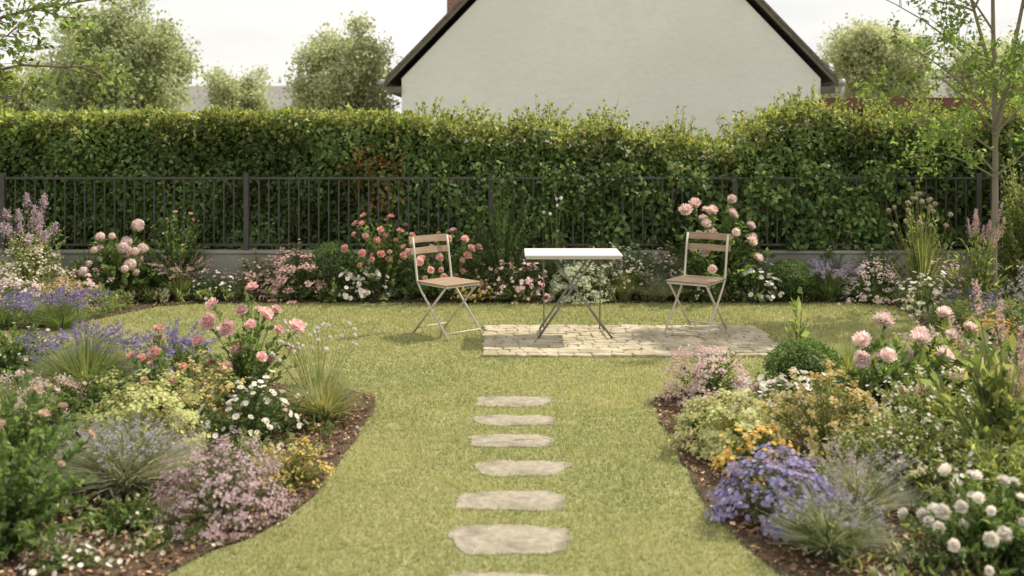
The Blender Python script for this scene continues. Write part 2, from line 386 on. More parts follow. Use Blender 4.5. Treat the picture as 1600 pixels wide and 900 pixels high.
front = np.where(x > -.1, 11.13, 11.22) + np.where((x > .3) & (z < 1.3) & cov, -.14, 0)
y = front + lump + np.abs(R.normal(0, .10, n)) + np.clip(z - h + .12, 0, 1) * .8
P1 = np.stack([x, y, z], 1); D1 = rnd(n, .8) + np.array([0, -.35, -.35]); N1 = rnd(n, .5) + np.array([0, -1, .7])
m = 20000; x2 = R.uniform(-7, 7, m); y2 = R.uniform(11.15, 12.1, m); h2 = hedge_h(x2)
z2 = h2 - np.abs(R.normal(0, .07, m)) + .03 * np.sin(x2*9 + y2*11) * np.where(x2 < -1, .5, 1.2)
P2 = np.stack([x2, y2, z2], 1); D2 = rnd(m, .8) + np.array([0, -.1, .3]); N2 = rnd(m, .6) + np.array([0, -.2, 1])
mc = 6500; cxs = R.choice([.75, 1.2, 1.75, 2.2, 2.75, 3.1, 3.55, 4.0, 4.5, -.45, .2], mc) + R.normal(0, .16, mc)
zc = R.uniform(.5, 1.42, mc) ; P3 = np.stack([cxs + .1*np.sin(zc*9), 10.93 + R.normal(0, .035, mc) + .03*np.sin(cxs*20), zc], 1)
kk3 = (np.sin(cxs*9+zc*7) > -.3); P3 = P3[kk3]; mc = len(P3)
D3 = rnd(mc, .7) + np.array([0, -.4, -.5]); N3 = rnd(mc, .5) + np.array([0, -1, .6])
P = np.concatenate([P1, P2, P3]); D = np.concatenate([D1, D2, D3]); NN = np.concatenate([N1, N2, N3])
N_ = len(P); L = R.uniform(.04, .08, N_)
L = L * np.where((P[:, 0] > 1.0) & (P[:, 2] < 1.2), 1.2, 1.0)
C = pick([(.045, .085, .02), (.03, .06, .016), (.075, .12, .035), (.05, .08, .025), (.09, .13, .045)], N_, .28)
patch = (1 + .22*np.sin(P[:, 0]*1.7 + P[:, 2]*2.2) + .15*np.sin(P[:, 0]*4.9 - P[:, 2]*5)); C *= patch[:, None]
sunlit_tipm = (P[:, 2] > hedge_h(P[:, 0]) - .35*R.random(N_)) & (R.random(N_) < .75); C[sunlit_tipm] = pick([(.13, .165, .05), (.10, .135, .04), (.17, .195, .075)], sunlit_tipm.sum(), .2)  # top leaves coloured lighter: the sunlit upper edge put into their colour
orx = (np.abs(P[:, 0] + 1.5) < .36 * R.random(N_) ** .5) & (P[:, 2] > .85) & (P[:, 2] < 1.6) & (R.random(N_) < .32)
C[orx] = pick([(.15, .075, .025), (.13, .08, .03), (.17, .09, .035)], orx.sum(), .2)
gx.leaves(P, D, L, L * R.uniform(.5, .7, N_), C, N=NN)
ns = 1300; sx = R.uniform(-7, 7, ns); wgt = np.where(sx < -1, .3, 1.25); sy = R.uniform(11.15, 12.0, ns)
sh = R.uniform(.05, .24, ns) * wgt * (.5 + .7*np.sin(sx*4.3)**2); base = np.stack([sx, sy, hedge_h(sx) - .12], 1)
tipd = nrm(rnd(ns, .35) + np.array([0, -.1, 1.0])); t = np.linspace(0, 1, 4)[None, :, None]
paths = base[:, None] + tipd[:, None] * (sh[:, None, None] + .12) * t
gx.tubes(paths, np.array([[.004, .003, .002, .001]]), (.08, .07, .04))
k = 15; tt = R.uniform(.2, 1, (ns, k, 1)); PP = (base[:, None] + tipd[:, None] * (sh[:, None, None] + .12) * tt).reshape(-1, 3)
DD = (tipd[:, None] * .5 + R.normal(0, .7, (ns, k, 3))).reshape(-1, 3); q = len(PP); L = R.uniform(.03, .06, q)
gx.leaves(PP, DD, L, L * .6, pick([(.10, .14, .04), (.15, .18, .06), (.07, .11, .03)], q, .25))
link('foliage', gx.mesh('hedge_foliage', M_hedge), parent=he)

# ------------------------------------------------------------------ trees
def child_paths(paths, nper, t0, t1, length, spread, up, k=5, bend=0.25, taper=.5):
    n, kk, _ = paths.shape; t = R.uniform(t0, t1, (n, nper)); u = t * (kk - 1); i = np.clip(u.astype(int), 0, kk - 2); f = (u - i)[..., None]
    idx = np.arange(n)[:, None]; A = paths[idx, i]; B = paths[idx, i + 1]; P = A * (1 - f) + B * f; T = nrm(B - A)
    r = R.normal(0, 1, T.shape); r -= (r * T).sum(-1, keepdims=True) * T; r = nrm(r)
    D = nrm(T * .55 + r * spread + np.array([0, 0, up])); Lg = length * R.uniform(.6, 1.15, (n, nper, 1)) * (1 - taper * t[..., None])
    P = P.reshape(-1, 3); D = D.reshape(-1, 3); Lg = Lg.reshape(-1, 1); out = [P]; cur = P; d = D
    for j in range(1, k):
        cur = cur + d * Lg / (k - 1); d = nrm(d + R.normal(0, bend, d.shape) * .5 + np.array([0, 0, up * .12])); out.append(cur)
    return np.stack(out, 1)
def make_tree(loc, trunks, r0, n1, L1, n2, L2, n3, L3, nl, leafL, cols, barkc, label, t0=.3, up1=.35, mat=None, ratio=.5, group=None, droop=.1, spread=1.0, taper=.5, limbr=.32, extra=None, jit=.3, cv=.28):
    tb = Geo(); lf = Geo()
    tr = np.array(trunks, float)
    rad = np.linspace(r0, r0 * .25, tr.shape[1])[None] * np.linspace(1, .5, len(tr))[:, None]
    tb.tubes(tr, rad, barkc, 9)
    a = child_paths(tr, n1, t0, .98, L1, spread, up1, 6, .35, taper)
    if extra is not None: a = np.concatenate([a, extra])
    tb.tubes(a, np.linspace(r0*limbr, r0*.09, 6)[None], barkc, 5)
    b = child_paths(a, n2, .2, 1, L2, .8, .2, 5, .4, .4); tb.tubes(b, np.linspace(r0*.12, r0*.04, 5)[None], barkc, 3)
    c = child_paths(b, n3, .15, 1, L3, .8, .1, 4, .4, .4); tb.tubes(c, np.linspace(r0*.05, r0*.02, 4)[None], barkc, 3)
    n = len(c); t = R.uniform(0.1, 1, (n, nl)); u = t * 3; i = np.clip(u.astype(int), 0, 2); f = (u - i)[..., None]; idx = np.arange(n)[:, None]
    A = c[idx, i]; B = c[idx, i+1]; P = (A*(1-f) + B*f).reshape(-1, 3); T = nrm(B - A).reshape(-1, 3); q = len(P)
    P = P + rnd(q, leafL*jit)
    D = T * .5 + rnd(q, .6) + np.array([0, 0, -droop]); L = R.uniform(.7, 1.25, q) * leafL
    clump = np.repeat(R.uniform(1-cv, 1+cv, n), nl)[:, None]
    lf.leaves(P, D, L, L * ratio, np.clip(pick(cols, q, .15) * clump, 0, .9), N=rnd(q, .7) + np.array([0, 0, .8]))
    e = link('tree', None, loc=loc); top(e, label, 'tree', group)
    link('trunk', tb.mesh('trunk', M_bark), parent=e); link('crown', lf.mesh('crown', mat or M_thin), parent=e)
    return e
def trunk_path(top_, k=8, wob=.03):
    t = np.linspace(0, 1, k)[:, None]; p = np.array(top_, float)[None] * t; p[1:, :2] += np.cumsum(R.normal(0, wob, (k-1, 2)), 0); return p
a = trunk_path((.05, .1, 4.4), 9, .012); b = np.linspace(0, 1, 9)[:, None]
b2 = a[3] + (np.array([.62, .2, 4.2]) - a[3]) * b; b3 = a[4] + (np.array([-.62, -.1, 4.3]) - a[4]) * b
def limb(p0, p1, sag=.1):
    t = np.linspace(0, 1, 6)[:, None]; p0 = np.array(p0, float); p1 = np.array(p1, float)
    return p0*(1-t) + p1*t + np.array([0, 0, 1.0])*sag*np.sin(t*math.pi) + R.normal(0, .015, (6, 3))*t
ex = np.stack([limb((0,0,1.30),(-.85,-.1,1.50)), limb((0,0,1.35),(-.75,-.3,1.75)), limb((0,0,1.55),(-1.1,.1,2.05)), limb((0,0,1.75),(-.9,-.3,2.35)), limb((0,0,1.9),(-1.15,-.2,2.65)), limb((0,0,2.2),(-1.1,.2,3.1)), limb((0,0,1.3),(.8,-.2,1.7)), limb((0,0,1.7),(.9,.2,2.3)), limb((0,0,1.75),(-.2,-.9,2.3)), limb((0,0,2.7),(-.9,-.3,3.5))])
make_tree((4.66, 9.9, 0), [a, b2, b3], .036, 9, .9, 6, .5, 5, .26, 9, .060, [(.16, .225, .065), (.12, .175, .05), (.22, .28, .10)], (.22, .19, .15),
          "slender young tree with thin grey trunk and airy light leaves", t0=.30, up1=.3, ratio=.5, taper=.25, extra=ex)
ex = np.stack([limb((0,0,2.0),(1.6,.1,2.25)), limb((0,0,2.3),(1.85,-.3,2.75)), limb((0,0,2.6),(1.7,.3,3.1)), limb((0,0,1.8),(1.2,-.4,1.95)), limb((0,0,2.9),(1.7,-.1,3.4)), limb((0,0,2.2),(1.3,-.8,2.4))])
make_tree((-4.85, 8.1, 0), [trunk_path((-.05, .1, 4.0), 9, .02)], .06, 10, 1.3, 8, .5, 5, .26, 7, .07, [(.11, .15, .05), (.08, .12, .04), (.16, .20, .07)], (.16, .13, .10),
          "leafy tree reaching its lower branches over the border", t0=.45, up1=.12, ratio=.55, taper=.2, extra=ex)
far_haze_cols = [(.46, .49, .31), (.40, .43, .27), (.52, .54, .36)]  # leaf colours paled: haze over the distant trees put into the colour
def far_tree(x, y, H, W, label, cols=far_haze_cols, n1=50):
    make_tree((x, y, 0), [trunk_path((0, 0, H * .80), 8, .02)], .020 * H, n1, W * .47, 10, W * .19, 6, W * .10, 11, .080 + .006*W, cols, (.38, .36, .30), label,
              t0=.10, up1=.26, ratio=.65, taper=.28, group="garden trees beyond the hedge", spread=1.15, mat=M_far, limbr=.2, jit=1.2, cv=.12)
far_tree(-9.7, 25, 4.55, 4.9, "broad rounded green tree standing beyond the hedge", [(.38, .43, .25), (.33, .375, .215), (.44, .48, .29)], 72)  # same haze paling, in a greener set of leaf colours
far_tree(-12.8, 27, 3.3, 3.8, "haze-paled green bushy tree beside a broad tree")
far_tree(-8.0, 30, 3.6, 2.7, "small round haze-paled green tree near a grey roof")
far_tree(-3.9, 24.5, 4.3, 3.4, "rounded haze-paled green tree beside the white house")
far_tree(9.9, 28, 4.7, 3.8, "haze-paled green tree beside the gutter of the house")
far_tree(12.6, 26, 4.0, 4.0, "bushy haze-paled tree beside a brown shed")

# ------------------------------------------------------------------ buildings
ho = link('house', None, loc=(2.13, 22, 0)); top(ho, "white rendered house gable with steep dark tiled roof", "house")
bm = bmesh.new()
hw = 4.5; ez = 2.95; pitch = 1.04; az = ez + hw * pitch; dp = 11
fr = [(-hw, 0, -.1), (hw, 0, -.1), (hw, 0, ez), (0, 0, az), (-hw, 0, ez)]
A = [bm.verts.new(c) for c in fr]; B = [bm.verts.new((c[0], dp, c[2])) for c in fr]
bm.faces.new(A); bm.faces.new(B[::-1])
for i in range(5): bm.faces.new([A[(i+1) % 5], A[i], B[i], B[(i+1) % 5]])
link('wall', bm_mesh('wall', bm, M_stucco), parent=ho)
over = 4.84; zt = 8.0
def slab(bm, sgn, off0, off1, y0, y1):
    pts = [(sgn*.0, zt - off0), (sgn*over, zt - over*pitch - off0), (sgn*over, zt - over*pitch - off1), (0, zt - off1)]
    a = [bm.verts.new((x, y0, z)) for x, z in pts]; b = [bm.verts.new((x, y1, z)) for x, z in pts]
    bm.faces.new(a); bm.faces.new(b[::-1])
    for i in range(4): bm.faces.new([a[(i+1) % 4], a[i], b[i], b[(i+1) % 4]])
bm = bmesh.new()
for s in (-1, 1): slab(bm, s, 0, .08, -.14, dp + .2)
ro = link('roof', bm_mesh('roof', bm, M_tiles), parent=ho)
bm = bmesh.new()
for s in (-1, 1): slab(bm, s, .083, .19, -.12, -.08)
link('verge_board', bm_mesh('verge_board', bm, M_roofside), parent=ro)
bm = bmesh.new()
for s in (-1, 1): slab(bm, s, .085, .16, -.078, -.003)
link('soffit', bm_mesh('soffit', bm, M_roofside), parent=ro)
bm = bmesh.new(); add_box(bm, -3.72, -3.02, 3.0, 3.7, 3.6, 6.6); add_box(bm, -3.78, -2.96, 2.94, 3.76, 6.602, 6.72)
link('chimney', bm_mesh('chimney', bm, M_brick), parent=ro)
for s in (-1, 1):
    x0, x1 = sorted((s*4.503, s*4.80))
    bm = bmesh.new(); add_box(bm, x0, x1, -.06, dp, 2.64, 2.775, .005)
    link('eave_box', bm_mesh('eave_box', bm, M_roofside), parent=ro)
for s in (-1, 1):
    bm = bmesh.new(); xg = s * 4.92; add_bar(bm, [(xg, -.18, 2.86), (xg, dp + .2, 2.86)], .075, 12)
    link('gutter', bm_mesh('gutter', bm, M_zinc, True), parent=ho)
bm = bmesh.new(); add_bar(bm, [(4.92, -.12, 2.84), (4.92, -.12, 2.60), (4.86, -.12, 2.50), (4.62, -.11, 2.36), (4.56, -.10, 2.24), (4.56, -.10, 0)], .045, 12)
link('downpipe', bm_mesh('downpipe', bm, M_zinc, True), parent=ho)
sh = link('garden_shed', None, loc=(7.0, 18, 0)); top(sh, "dark brown timber shed with flat overhanging roof", "shed")
bm = bmesh.new(); add_box(bm, -1.2, 1.2, 0, 2, 0, 2.18); link('wall', bm_mesh('wall', bm, M_brown), parent=sh)
bm = bmesh.new(); add_box(bm, -1.45, 1.45, -.2, 2.2, 2.183, 2.38, .01); link('roof', bm_mesh('roof', bm, M_brown), parent=sh)
bm = bmesh.new(); add_box(bm, -.4, .4, -.03, -.002, .0, 1.95, .005); link('door', bm_mesh('door', bm, M_roofside), parent=sh)
def far_house(x, y, w, d, eave, ridge, label):
    e = link('house', None, loc=(x, y, 0)); top(e, label, "house")
    bm = bmesh.new(); fr = [(0, -.05), (d, -.05), (d, eave), (d/2, ridge - .1), (0, eave)]
    A = [bm.verts.new((-w/2, a, b)) for a, b in fr]; B = [bm.verts.new((w/2, a, b)) for a, b in fr]
    bm.faces.new(A); bm.faces.new(B[::-1])
    for i in range(5): bm.faces.new([A[(i+1) % 5], A[i], B[i], B[(i+1) % 5]])
    link('wall', bm_mesh('wall', bm, M_stucco), parent=e)
    bm = bmesh.new(); s = (ridge - eave) / (d / 2)
    for sg in (0, 1):
        yy = [(-.4, eave - .4*s), (d/2, ridge)] if sg == 0 else [(d + .4, eave - .4*s), (d/2, ridge)]
        pts = [(yy[0][0], yy[0][1]), (yy[1][0], yy[1][1]), (yy[1][0], yy[1][1] + .15), (yy[0][0], yy[0][1] + .15)]
        A = [bm.verts.new((-w/2 - .3, a, b)) for a, b in pts]; B = [bm.verts.new((w/2 + .3, a, b)) for a, b in pts]
        bm.faces.new(A); bm.faces.new(B[::-1])
        for i in range(4): bm.faces.new([A[(i+1) % 4], A[i], B[i], B[(i+1) % 4]])
    link('roof', bm_mesh('roof', bm, M_greyroof), parent=e)
far_house(-13, 38, 12, 8, 1.9, 3.65, "low distant house with long grey tiled roof")
far_house(14.0, 32, 5, 7, 2.4, 3.9, "distant house with grey pitched roof behind trees")

# ------------------------------------------------------------------ furniture
def part_bar(name, pts, r, mat, e):
    bm = bmesh.new(); add_bar(bm, pts, r); link(name, bm_mesh(name, bm, mat, True), parent=e)
def make_table(loc, rz):
    e = link('folding_table', None, loc=loc, rot=(0, 0, rz)); top(e, "white square folding bistro table with crossed grey legs on patio", "table")
    bm = bmesh.new(); add_box(bm, -.40, .40, -.26, .26, .706, .722, .005)
    link('table_top', bm_mesh('table_top', bm, M_white), parent=e)
    bm = bmesh.new(); add_box(bm, -.392, .392, -.255, -.239, .688, .7055, .002); add_box(bm, -.392, .392, .239, .255, .688, .7055, .002)
    add_box(bm, -.392, -.376, -.238, .238, .688, .7055, .002); add_box(bm, .376, .392, -.238, .238, .688, .7055, .002)
    link('apron', bm_mesh('apron', bm, M_beige), parent=e)
    legs = [[(-.29, -.17, .03), (.17, -.17, .690)], [(.32, -.19, .03), (-.17, -.19, .690)],
            [(-.27, .205, .03), (.18, .205, .690)], [(.29, .19, .03), (-.18, .19, .690)],
            [(-.23, .225, .03), (-.235, .225, .690)], [(.25, .225, .03), (.26, .225, .690)]]
    for i, pth in enumerate(legs): part_bar('leg', pth, .0095 if i < 4 else .006, M_grey, e)
    for pth in ([(-.275, -.17, .05), (-.262, .205, .05)], [(.305, -.19, .05), (.28, .19, .05)], [(0, -.20, .44), (0, .22, .44)]):
        part_bar('crossbar', pth, .007, M_grey, e)
make_table((.505, 8.60, 0), 0)
def make_chair(loc, rz, label):
    e = link('folding_chair', None, loc=loc, rot=(0, 0, rz)); top(e, label, "chair", "folding bistro chairs by the table")
    bm = bmesh.new()
    for i in range(6):
        y = -.205 + i * .068; add_box(bm, -.195, .195, y, y + .058, .447, .461, .004)
    link('seat', bm_mesh('seat', bm, M_wood), parent=e)
    bm = bmesh.new(); add_box(bm, -.175, -.157, -.205, .18, .43, .4455, .002); add_box(bm, .157, .175, -.205, .18, .43, .4455, .002)
    add_box(bm, -.156, .156, -.20, -.185, .43, .4455, .002)
    link('seat_frame', bm_mesh('seat_frame', bm, M_beige), parent=e)
    bm = bmesh.new()
    for z0, z1, yb in ((.772, .828, .263), (.678, .730, .243)):
        pts = []
        for s in range(9):
            x = -.205 + .41 * s / 8; y = yb + .02 * (1 - (x / .205) ** 2)
            pts.append([bm.verts.new((x, y + dy + (z - z0) * .25, z)) for dy, z in ((0, z0), (.014, z0), (.014, z1), (0, z1))])
        for a, b in zip(pts, pts[1:]):
            for i in range(4): bm.faces.new([a[i], b[i], b[(i+1) % 4], a[(i+1) % 4]])
        bm.faces.new(pts[0]); bm.faces.new(pts[-1][::-1])
    link('backrest', bm_mesh('backrest', bm, M_wood), parent=e)
    for s in (-1, 1):
        part_bar('leg', [(s*.186, .252, .825), (s*.186, .225, .69), (s*.186, .185, .455), (s*.186, .12, .37), (s*.186, -.24, .012)], .0095, M_beige, e)
        part_bar('leg', [(s*.166, -.18, .432), (s*.166, .26, .012)], .0095, M_beige, e)
    part_bar('crossbar', [(-.186, -.20, .055), (.186, -.20, .055)], .007, M_beige, e)
    part_bar('crossbar', [(-.166, .215, .055), (.166, .215, .055)], .007, M_beige, e)
make_chair((-.545, 8.72, 0), math.radians(42), "cream folding chair with wooden slats standing on the lawn")
make_chair((1.565, 8.70, .02), math.radians(-33), "cream folding chair with wooden slats standing on the patio")

# ------------------------------------------------------------------ plants
GR = [(.065, .105, .032), (.05, .088, .026), (.085, .13, .042)]
DK = [(.040, .070, .024), (.055, .09, .032), (.033, .058, .022)]
OL = [(.12, .14, .05), (.09, .115, .04), (.15, .165, .065)]
SI = [(.145, .175, .12), (.12, .145, .10), (.18, .20, .15)]
LI = [(.19, .22, .075), (.15, .19, .06), (.22, .25, .095)]
LG = [(.11, .150, .05), (.085, .122, .038), (.14, .175, .068)]
PK = [(.80, .56, .55), (.85, .66, .63), (.73, .47, .47)]
CO = [(.72, .42, .38), (.78, .51, .46), (.64, .34, .31)]
PP_ = [(.82, .69, .65), (.86, .76, .72), (.76, .60, .57)]
MV = [(.56, .43, .46), (.66, .52, .55), (.48, .35, .39)]
LIL = [(.54, .43, .49), (.64, .54, .58), (.47, .36, .43)]
VI = [(.27, .22, .46), (.35, .30, .54), (.21, .16, .38)]
WH = [(.82, .80, .74), (.86, .84, .79), (.76, .73, .65)]
YE = [(.70, .54, .17), (.63, .46, .15), (.76, .61, .26)]
GO = [(.58, .48, .21), (.50, .40, .16), (.66, .56, .30)]
OR = [(.74, .45, .13), (.78, .53, .16)]
CR = [(.72, .66, .53), (.64, .57, .45)]

def head_mesh(kind, cols):
    g = Geo()
    def ring(n, tilt, L, W, z0=0, cup=.3, r0=0.05):
        a = np.arange(n) * 2*math.pi/n + R.uniform(0, 6.28); d = np.stack([np.cos(a), np.sin(a), 0*a], 1)
        tl = tilt + R.normal(0, .1, (n, 1)); D = d*np.cos(tl) + np.array([0, 0, 1.0])*np.sin(tl)
        g.petals(d*r0 + np.array([0, 0, z0]), D, np.tile([0, 0, 1.0], (n, 1)), L*R.uniform(.85, 1.1, n), W, pick(cols, n, .08), cup)
    if kind == 'rose':
        for n, tl, L, W in ((8, .0, 1, .75), (8, .35, .95, .7), (7, .75, .85, .6), (6, 1.1, .72, .5), (5, 1.35, .6, .35)): ring(n, tl, L, W)
    elif kind == 'pom':
        for n, tl, L, W in ((14, -.35, .8, .34), (15, .0, .95, .34), (15, .3, 1, .34), (14, .6, .98, .32), (12, .9, .95, .3), (9, 1.2, .92, .26), (5, 1.45, .9, .22)): ring(n, tl, L, W, 0, .25, .08)
    elif kind == 'ball':
        n = 95; i = np.arange(n) + .5; ph = np.arccos(1 - 1.75*i/n); th = math.pi*(1+5**.5)*i
        D = np.stack([np.cos(th)*np.sin(ph), np.sin(th)*np.sin(ph), np.cos(ph)], 1)
        g.florets(D * .82 * R.uniform(.88, 1.12, (n, 1)), D + rnd(n, .25), .27, 4, pick(cols, n, .12), .15, .95)
        g.tubes(np.array([[[0, 0, -.3], [0, 0, .3], [0, 0, .5]]]), np.array([[.4, .6, .3]]), cols[-1], 8)
    elif kind == 'seed':
        n = 50; D = nrm(rnd(n)); g.leaves(D*.3, D, .75, .35, pick(cols, n, .15))
        g.tubes(np.array([[[0, 0, -.7], [0, 0, 0], [0, 0, .7]]]), np.array([[.3, .7, .25]]), cols[0], 6)
    return g.mesh(kind + '_flower', M_petal)
HC = {}
def heads_for(kind, key, cols):
    if (kind, key) not in HC: HC[(kind, key)] = [head_mesh(kind, [tuple(np.clip(np.array(c)*f, 0, .9)) for c in cols]) for f in (1, .93, 1.06, .85)]
    return HC[(kind, key)]

def sprigs(g, m, r, h, nl, L, W, cols, tst=.25, out=.8, fill=.35, lump=.15, stemc=(.07, .10, .035), stemr=.002, stiff=.3, top_bias=1.0):
    az = R.uniform(0, 2*math.pi, m); u = R.random(m) ** (.75 * top_bias)
    el = np.arcsin(np.clip(u, 0.02, 1)); f = np.where(R.random(m) < fill, R.uniform(.45, .85, m), R.uniform(.85, 1.08, m))
    ph = R.uniform(0, 6.28, 2)
    f *= 1 + lump * np.sin(az * 3 + u * 5 + ph[0]) * .7 + lump * np.sin(az * 7 + ph[1]) * .3
    tip = np.stack([np.cos(az)*np.cos(el)*r*f, np.sin(az)*np.cos(el)*r*f, np.maximum(h*np.sin(el)*f, .03)], 1)
    b = tip * np.array([.12, .12, 0]); ctl = tip * np.array([stiff, stiff, .62]); t = np.linspace(0, 1, 4)[None, :, None]
    def bez(t): return b[:, None]*(1-t)**2 + 2*ctl[:, None]*t*(1-t) + tip[:, None]*t**2
    pth = bez(t); g.tubes(pth, np.linspace(stemr*1.3, stemr*.6, 4)[None], stemc)
    tt = R.uniform(tst, 1.0, (m, nl, 1)); P = bez(tt); T = nrm(2*(ctl - b)[:, None]*(1-tt) + 2*(tip - ctl)[:, None]*tt)
    q = m*nl; D = (T*.5 + R.normal(0, .62, (m, nl, 3))*out + nrm(tip)[:, None]*.15).reshape(-1, 3)
    Ls = L*R.uniform(.6, 1.2, q); cl = np.repeat(R.uniform(.82, 1.2, m), nl)[:, None]
    P = P.reshape(-1, 3); P[:, 2] = np.maximum(P[:, 2], .015)
    g.leaves(P, D, Ls, Ls*(W/L), np.clip(pick(cols, q, .18)*cl, 0, .9), N=rnd(q, .7) + np.array([0, 0, .9]))
    return tip, nrm(tip - ctl)
def blades(g, n, r, h, w, cols, arch=.5, k=5, hv=.3):
    az = R.uniform(0, 6.283, n); rr = R.random(n)**.6; d = np.stack([np.cos(az), np.sin(az), 0*az], 1)
    H = h*R.uniform(1-hv, 1+hv*.4, n)[:, None]*(1-.25*rr[:, None]); b = d*(rr*r*.25)[:, None]; reach = (rr*r)[:, None]
    tw = nrm(np.cross(d, [0, 0, 1.0]) + rnd(n, .35)); c = pick(cols, n, .2); prev = None
    for i in range(k):
        t = i/(k-1); p = b + d*reach*(t**1.8) + np.array([0, 0, 1.0])*H*(t - arch*.45*rr[:, None]*t**2.5); ww = w*(1-t**2)*.5 + .0003
        cur = (p - tw*ww, p + tw*ww)
        if prev: g.quads(np.stack([prev[0], prev[1], cur[1], cur[0]], 1), c)
        prev = cur
    return p
def spike(g, P, D, L, rw, cols, k=16, fl=.012):
    n = len(P); t = R.uniform(0, 1, (n, k, 1)); Q = P[:, None] + D[:, None]*L*t + R.normal(0, 1, (n, k, 3))*rw*(1-.75*t)
    q = n*k; g.leaves(Q.reshape(-1, 3), rnd(q, .8) + np.array([0, 0, .5]), fl*R.uniform(.7, 1.3, q), fl*.7, pick(cols, q, .15))
def finish(name, label, cat, x, y, fol, flo=None, heads=None, fmat=None):
    e = link(name, None, loc=(x, y, .012)); top(e, label, cat, name.replace('_', ' ') + " plants in the garden beds")
    link('foliage', fol.mesh('foliage', fmat or M_leaf), parent=e)
    if flo is not None and flo.V:
        o = link('flowers', flo.mesh('flowers', M_petal), parent=e); o["kind"] = "stuff"
    if heads:
        for (p, d, s, me) in heads:
            q = Vector(d).to_track_quat('Z', 'Y').to_euler()
            link('flower', me, parent=e, loc=p, rot=q, sc=s)
    return e
def big_bloom(name, label, x, y, h, r, nh, hr, kind, key, fcols, lcols=GR, m=46, nl=24, L=.045, W=.026, cat="flowering shrub", toward=.35, low=.85):
    g = Geo(); tip, d = sprigs(g, m, r, h*.93, nl, L, W, lcols, tst=.15, stemr=.003, top_bias=.7)
    order = np.argsort(-(tip[:, 2]/h + R.random(m)*low - tip[:, 1]*.35/r)); ms = heads_for(kind, key, fcols); hs = []
    chosen = []
    for i in order:
        p = tip[i]
        if tip[i, 2] < .3*h: continue
        if all(np.linalg.norm(p - q) > hr*1.6 for q in chosen): chosen.append(p)
        else: continue
        dd = nrm(d[i] + np.array([0, -toward, .25]) + R.normal(0, .25, 3)); s = hr*R.uniform(.6, 1.12)
        pp = p + dd*.02 + np.array([0, 0, .02]); hs.append((tuple(pp), tuple(dd), float(s), ms[R.integers(0, 4)]))
        g.tubes(np.array([[p - dd*.03, p, pp]]), np.array([[.003, .003, .003]]), (.08, .12, .04))
        if len(chosen) >= nh: break
    return finish(name, label, cat, x, y, g, None, hs)
def mound(name, label, x, y, h, r, lcols, fcols=None, nf=220, fr=.010, k=5, m=75, nl=34, L=.018, W=.008, cat="flowering plant", center=None, lump=.12, fill=.35, spread=.012):
    if y < 7.5: r *= 1.10; m = int(m*1.15); nf = int(nf*1.15)
    g = Geo(); tip, d = sprigs(g, m, r, h, nl, L, W, lcols, tst=.3, lump=lump, fill=fill)
    f = Geo()
    if fcols is not None and nf:
        i = R.integers(0, m, nf); hi = tip[i, 2] > .25*h*R.random(nf); i = i[hi]; q = len(i)
        P = tip[i] + rnd(q, spread) + d[i]*.01; P[:, 2] = np.maximum(P[:, 2], .03)
        f.florets(P, d[i]*.7 + rnd(q, .3) + np.array([0, -.15, .5]), fr*R.uniform(.7, 1.2, q), k, pick(fcols, q, .1), .25, .75, center)
    return finish(name, label, cat, x, y, g, f)
def cushion(name, label, x, y, h, r, lcols, fcols, nf=2200, fr=.011, k=4, clus=130, cs=.022, rough=.10):
    """dense cushion: flower clusters packed over a lumpy dome of foliage"""
    if y < 7.5: r *= 1.07
    g = Geo(); sprigs(g, 100, r*.97, h*.95, 26, .022, .010, lcols, tst=.3)
    f = Geo(); az = R.uniform(0, 6.283, clus); u = R.random(clus)**.9; el = np.arcsin(u); fac = R.uniform(1-1.4*rough, 1+rough, clus)
    fac *= 1 + .08*np.sin(az*3 + R.uniform(0, 6)) + .04*np.sin(az*5 + u*6)
    D = np.stack([np.cos(az)*np.cos(el), np.sin(az)*np.cos(el), np.sin(el)], 1); P = D*np.array([r, r, h])*fac[:, None]
    i = R.integers(0, clus, nf); tone = R.uniform(.82, 1.12, clus)[i][:, None]; Q = P[i] + rnd(nf, cs)*np.array([1, 1, .6]); Q[:, 2] = np.maximum(Q[:, 2], .03)
    f.florets(Q, D[i] + rnd(nf, .35) + np.array([0, 0, .3]), fr*R.uniform(.7, 1.2, nf), k, np.clip(pick(fcols, nf, .1)*tone, 0, .9), .25, .8)
    return finish(name, label, "flowering plant", x, y, g, f)
def spiky(name, label, x, y, h, r, lcols, fcols, ns=40, nb=260, sl=.12, rw=.007, fl=.011, k=22, bw=.004, lh=.65, cat="flowering plant"):
    g = Geo(); f = Geo(); blades(g, nb, r, h*lh, bw, lcols, .5, 4)
    az = R.uniform(0, 6.283, ns); rr = R.random(ns)**.6; d = np.stack([np.cos(az), np.sin(az), 0*az], 1); H = h*R.uniform(.72, 1.0, ns)[:, None]
    b = d*(rr*r*.3)[:, None]; tip = d*(rr*r*.85)[:, None] + np.array([0, 0, 1.0])*(H - sl*.9); t = np.linspace(0, 1, 5)[None, :, None]
    ctl = b*1.1 + np.array([0, 0, .6])*H; pth = b[:, None]*(1-t)**2 + 2*ctl[:, None]*t*(1-t) + tip[:, None]*t**2
    dd = nrm(tip - ctl + rnd(ns, .02)); full = np.concatenate([pth, (tip + dd*sl)[:, None]], 1)
    g.tubes(full, np.linspace(.0022, .0012, 6)[None], (.12, .15, .07))
    q = ns*10; tt = R.uniform(.1, .85, (ns, 10, 1)); P = (b[:, None]*(1-tt)**2 + 2*ctl[:, None]*tt*(1-tt) + tip[:, None]*tt**2).reshape(-1, 3)
    g.leaves(P, rnd(q, .6) + np.array([0, 0, .6]), .03, .006, pick(lcols, q))
    spike(f, tip, dd, sl, rw, fcols, k, fl)
    return finish(name, label, cat, x, y, g, f)
